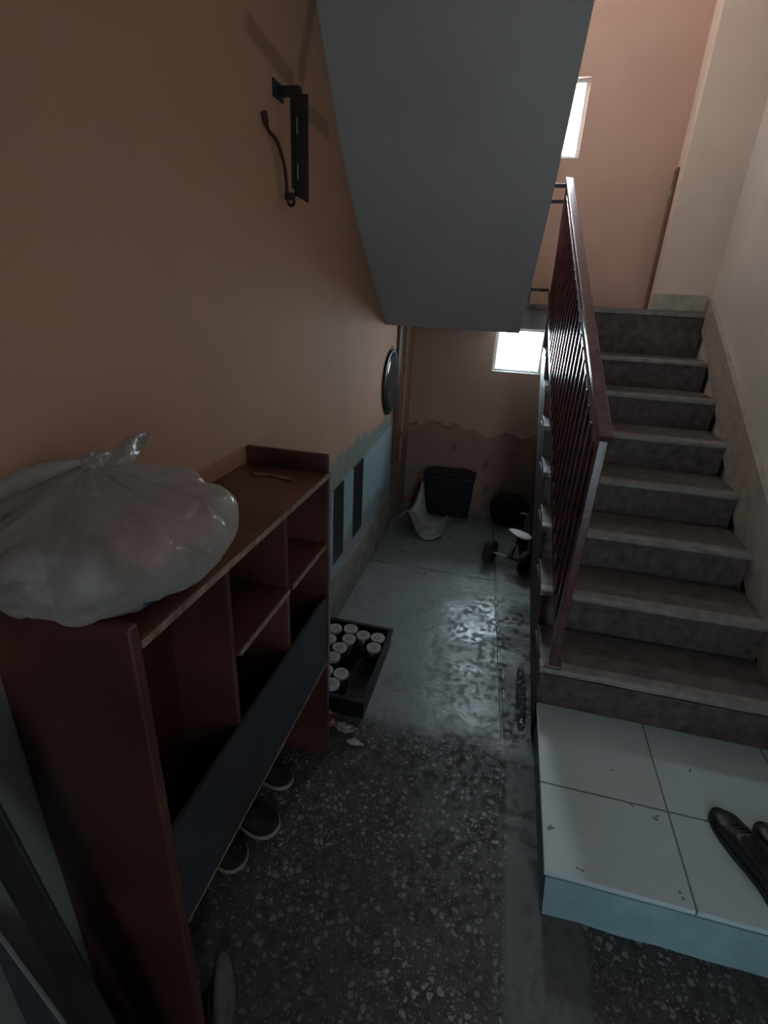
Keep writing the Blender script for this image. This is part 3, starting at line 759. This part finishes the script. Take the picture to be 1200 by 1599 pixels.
# grey cloth at the foot of the near panel
bm = bmesh.new(); n = 22
rings = []
for i in range(n+1):
    t = i/n; ring = []
    px, py = -.505+.075*t, .650-.16*t
    for k in range(16):
        a = 2*math.pi*k/16; rad = .030*(math.sin(math.pi*min(1, t*.9+.08))**.7)
        rr = rad*(1+.25*math.sin(3*a+4*t))
        ring.append(bm.verts.new((px+rr*math.cos(a), py, max(.001, .028*(1-.0*t)+rr*math.sin(a)))))
    rings.append(ring)
for A, B in zip(rings, rings[1:]):
    for k in range(16): bm.faces.new([A[k], A[(k+1) % 16], B[(k+1) % 16], B[k]])
bm.faces.new(rings[0]); bm.faces.new(list(reversed(rings[-1])))
tag(finish('cloth_rag', bm, CLOTHG, None, True), 'rolled grey cloth on the terrazzo at the foot of the near shelf panel', 'cloth')

# ------------------------------------------------------------------ far end: box, bag, sheet, tricycle
bx = thing('storage_box', 'black plastic storage box standing against the far wall', 'box', (-.33, 3.86, 0))
bm = bmesh.new(); hexa(bm, [(-.515, 3.76, .001), (-.165, 3.76, .001), (-.165, 3.95, .001), (-.515, 3.95, .001), (-.53, 3.75, .31), (-.15, 3.75, .31), (-.15, 3.96, .31), (-.53, 3.96, .31)]); bev(bm, .012, 3); finish('box_body', bm, BLACKP, bx)
boxo('lid', (-.535, -.145, 3.742, 3.965, .31, .335), BLACKP, bx, r=.006)
boxo('lid_rim', (-.50, -.18, 3.765, 3.945, .335, .352), BLACKP, bx, r=.005)
for x in (-.36, -.31): boxo('clasp', (x-.012+(.0), x+.012, 3.735, 3.742, .27, .325), BLACKP, bx, r=.002)
bm = bmesh.new(); blob(bm, (.14, 3.80, .125), (.15, .12, .125), 9, .12, 1.7, 4)
lo = min(v.co.z for v in bm.verts)
for v in bm.verts: v.co.z = max(.001, v.co.z)
tag(finish('cloth_sack', bm, SHOEF, None, True), 'dark slumped sack against the far wall behind the tricycle', 'sack')

bm = bmesh.new(); nu_, nv_ = 44, 26; grid = []
def sheet_pt(u, v):
    x = -.655+.345*u+.02*v*(1-u); y = 3.295+.36*v
    z = .185*math.exp(-((u-.20)/.24)**2)*(1-.50*math.sin(min(1, v*1.3)*math.pi/2))+.008+.006*(1+math.sin(8*u+3*v))
    z += .20*max(0, (v-.55)/.45)**1.2*math.exp(-((u-.30)/.11)**2)
    y += .012*math.sin(9*u)*(1-v)-.03*(1-v)*math.exp(-((u-.75)/.2)**2)+.06*v*math.exp(-((u-.3)/.2)**2)
    if u > .8: z += .03*((u-.8)/.2)**1.5*(1+v)
    return Vector((x, y, z))
for j in range(nv_+1): grid.append([sheet_pt(i/nu_, j/nv_) for i in range(nu_+1)])
tp = [[bm.verts.new(p) for p in r] for r in grid]; bt = [[bm.verts.new(p-Vector((0, 0, .003))) for p in r] for r in grid]
for j in range(nv_):
    for i in range(nu_):
        bm.faces.new([tp[j][i], tp[j][i+1], tp[j+1][i+1], tp[j+1][i]]); bm.faces.new([bt[j][i], bt[j+1][i], bt[j+1][i+1], bt[j][i+1]])
for i in range(nu_):
    bm.faces.new([tp[0][i], bt[0][i], bt[0][i+1], tp[0][i+1]]); bm.faces.new([tp[nv_][i], tp[nv_][i+1], bt[nv_][i+1], bt[nv_][i]])
for j in range(nv_):
    bm.faces.new([tp[j][0], tp[j+1][0], bt[j+1][0], bt[j][0]]); bm.faces.new([tp[j][nu_], bt[j][nu_], bt[j+1][nu_], tp[j+1][nu_]])
tag(finish('plastic_sheet', bm, SHEET, None, True), 'curled grey plastic sheet lying on the floor in the far left corner', 'sheet')

# tricycle: axle across, white seat
tri = thing('tricycle', "child's black tricycle with a white seat on the damp floor beside the stairs", 'tricycle', (.16, 3.02, 0))
def wheel(name, c, r, w_, ax, parent):
    ax = Vector(ax).normalized(); rot = Vector((1, 0, 0)).rotation_difference(ax).to_matrix()
    bm = bmesh.new(); lathe(bm, [(r*.55, -w_*.5), (r*.9, -w_*.5), (r, -w_*.28), (r, w_*.28), (r*.9, w_*.5), (r*.55, w_*.5)], (0, 0, 0), 'X', 28)
    for v in bm.verts: v.co = rot @ v.co+Vector(c)
    o = finish(name, bm, DARKSOLE, parent, True)
    bm = bmesh.new(); lathe(bm, [(r*.54, -w_*.35), (r*.5, -w_*.42), (r*.12, -w_*.55), (r*.12, w_*.55), (r*.5, w_*.42), (r*.54, w_*.35)], (0, 0, 0), 'X', 20)
    for v in bm.verts: v.co = rot @ v.co+Vector(c)
    finish('hub', bm, BLACKP, o, True)
WA, WB = Vector((.040, 3.09, .082)), Vector((.262, 3.00, .082)); axd = (WB-WA).normalized()
wheel('wheel', WA, .081, .045, axd, tri); wheel('wheel', WB, .081, .045, axd, tri)
bm = bmesh.new(); tube(bm, [WA+axd*.02, WA.lerp(WB, .55)], .006, 10); finish('axle', bm, WHITEP, tri, True)
bm = bmesh.new(); tube(bm, [WA.lerp(WB, .5), WB-axd*.02], .007, 10); finish('axle', bm, BLACKM, tri, True)
bm = bmesh.new(); tube(bm, [WA.lerp(WB, .62)+Vector((0, 0, .005)), (.205, 3.10, .20)], .007, 8); tube(bm, [(.240, 3.02, .09), (.205, 3.10, .20)], .010, 8); tube(bm, [(.205, 3.10, .20), (.25, 3.22, .15), (.262, 3.30, .10)], .012, 10); finish('frame', bm, BLACKM, tri, True)
bm = bmesh.new(); tube(bm, [WA.lerp(WB, .52)+Vector((0, 0, .02)), WA.lerp(WB, .70)+Vector((-.0, .04, .085))], .0045, 8); finish('brace', bm, GREYM, tri, True)
bm = bmesh.new(); res = bmesh.ops.create_icosphere(bm, subdivisions=4, radius=1)
sa = Vector((.17, -.10, -.02)).normalized(); sb = Vector((.10, .17, 0)).normalized(); sn = sa.cross(sb)
for v in res['verts']:
    a_, b__, c__ = v.co; wdt = .040*(.55+.45*(a_+1)/2)+.006
    v.co = Vector((.212, 3.115, .224))+sa*a_*.082+sb*b__*wdt*1.3+Vector((0, 0, 1))*c__*(.014 if c__ > 0 else .008)
finish('seat', bm, WHITEP, tri, True)
bm = bmesh.new(); wheel('front_wheel', (.262, 3.36, .075), .074, .035, (1, .1, 0), tri)
bm = bmesh.new(); tube(bm, [(.262, 3.345, .11), (.258, 3.31, .20), (.250, 3.28, .30)], .009, 8); tube(bm, [(.205, 3.285, .302), (.262, 3.275, .305)], .007, 8); finish('handlebar', bm, GREYM, tri, True)

# ------------------------------------------------------------------ puddle and mortar flakes along the channel
bm = bmesh.new(); ring = []
nn = 48
for k in range(nn):
    a = 2*math.pi*k/nn; rx = .022*(1+.18*noise.noise(Vector((math.cos(a)*2, math.sin(a)*2, 4)))); ry = .20*(1+.1*noise.noise(Vector((math.cos(a)*2, math.sin(a)*2, 8))))
    ring.append((.246+rx*math.copysign(abs(math.cos(a))**.7, math.cos(a)), 1.86+ry*math.copysign(abs(math.sin(a))**.6, math.sin(a))))
tv = [bm.verts.new((x, y, .003)) for x, y in ring]; bv = [bm.verts.new((x, y, .0005)) for x, y in ring]
bm.faces.new(tv); bm.faces.new(list(reversed(bv)))
for k in range(nn): bm.faces.new([tv[k], bv[k], bv[(k+1) % nn], tv[(k+1) % nn]])
tag(finish('puddle', bm, WATER), 'narrow dark puddle glinting along the foot of the stair side', 'puddle')
for k, (fx, fy, ln, wd_, lab) in enumerate(((.108, 2.600, .070, .012, 'pale mortar flake at the far end of the floor joint'), (.120, 2.440, .110, .012, 'longest pale mortar flake along the floor joint'),
                                            (.132, 2.330, .060, .010, 'pale mortar flake just nearer than the longest one in the joint'), (.142, 2.215, .045, .011, 'small rounded mortar flake in the middle of the joint'),
                                            (.166, 1.98, .075, .012, 'greyish mortar flake in the joint beside the puddle'), (.172, 1.84, .060, .007, 'thin mortar flake nearest the entrance in the joint'))):
    bm = bmesh.new(); pts = []
    for i in range(14):
        t = i/13; pts.append((fx+.006*noise.noise(Vector((t*4, k*3, 0))), fy-ln/2+ln*t, 1.7*wd_*(.35+.65*abs(noise.noise(Vector((t*6, k*5, 1))))*1.6)*math.sin(math.pi*(.08+.84*t))))
    prev = None
    for x, y, w_ in pts:
        cur = [bm.verts.new((x-w_, y, .0006)), bm.verts.new((x+w_, y, .0006)), bm.verts.new((x+w_*.6, y, .005)), bm.verts.new((x-w_*.6, y, .005))]
        if prev:
            for q in range(4): bm.faces.new([prev[q], prev[(q+1) % 4], cur[(q+1) % 4], cur[q]])
        else: bm.faces.new(cur)
        prev = cur
    bm.faces.new(list(reversed(prev)))
    tag(finish('mortar_flake', bm, FLAKE), lab, 'mortar flake', 'mortar flakes along the floor joint')
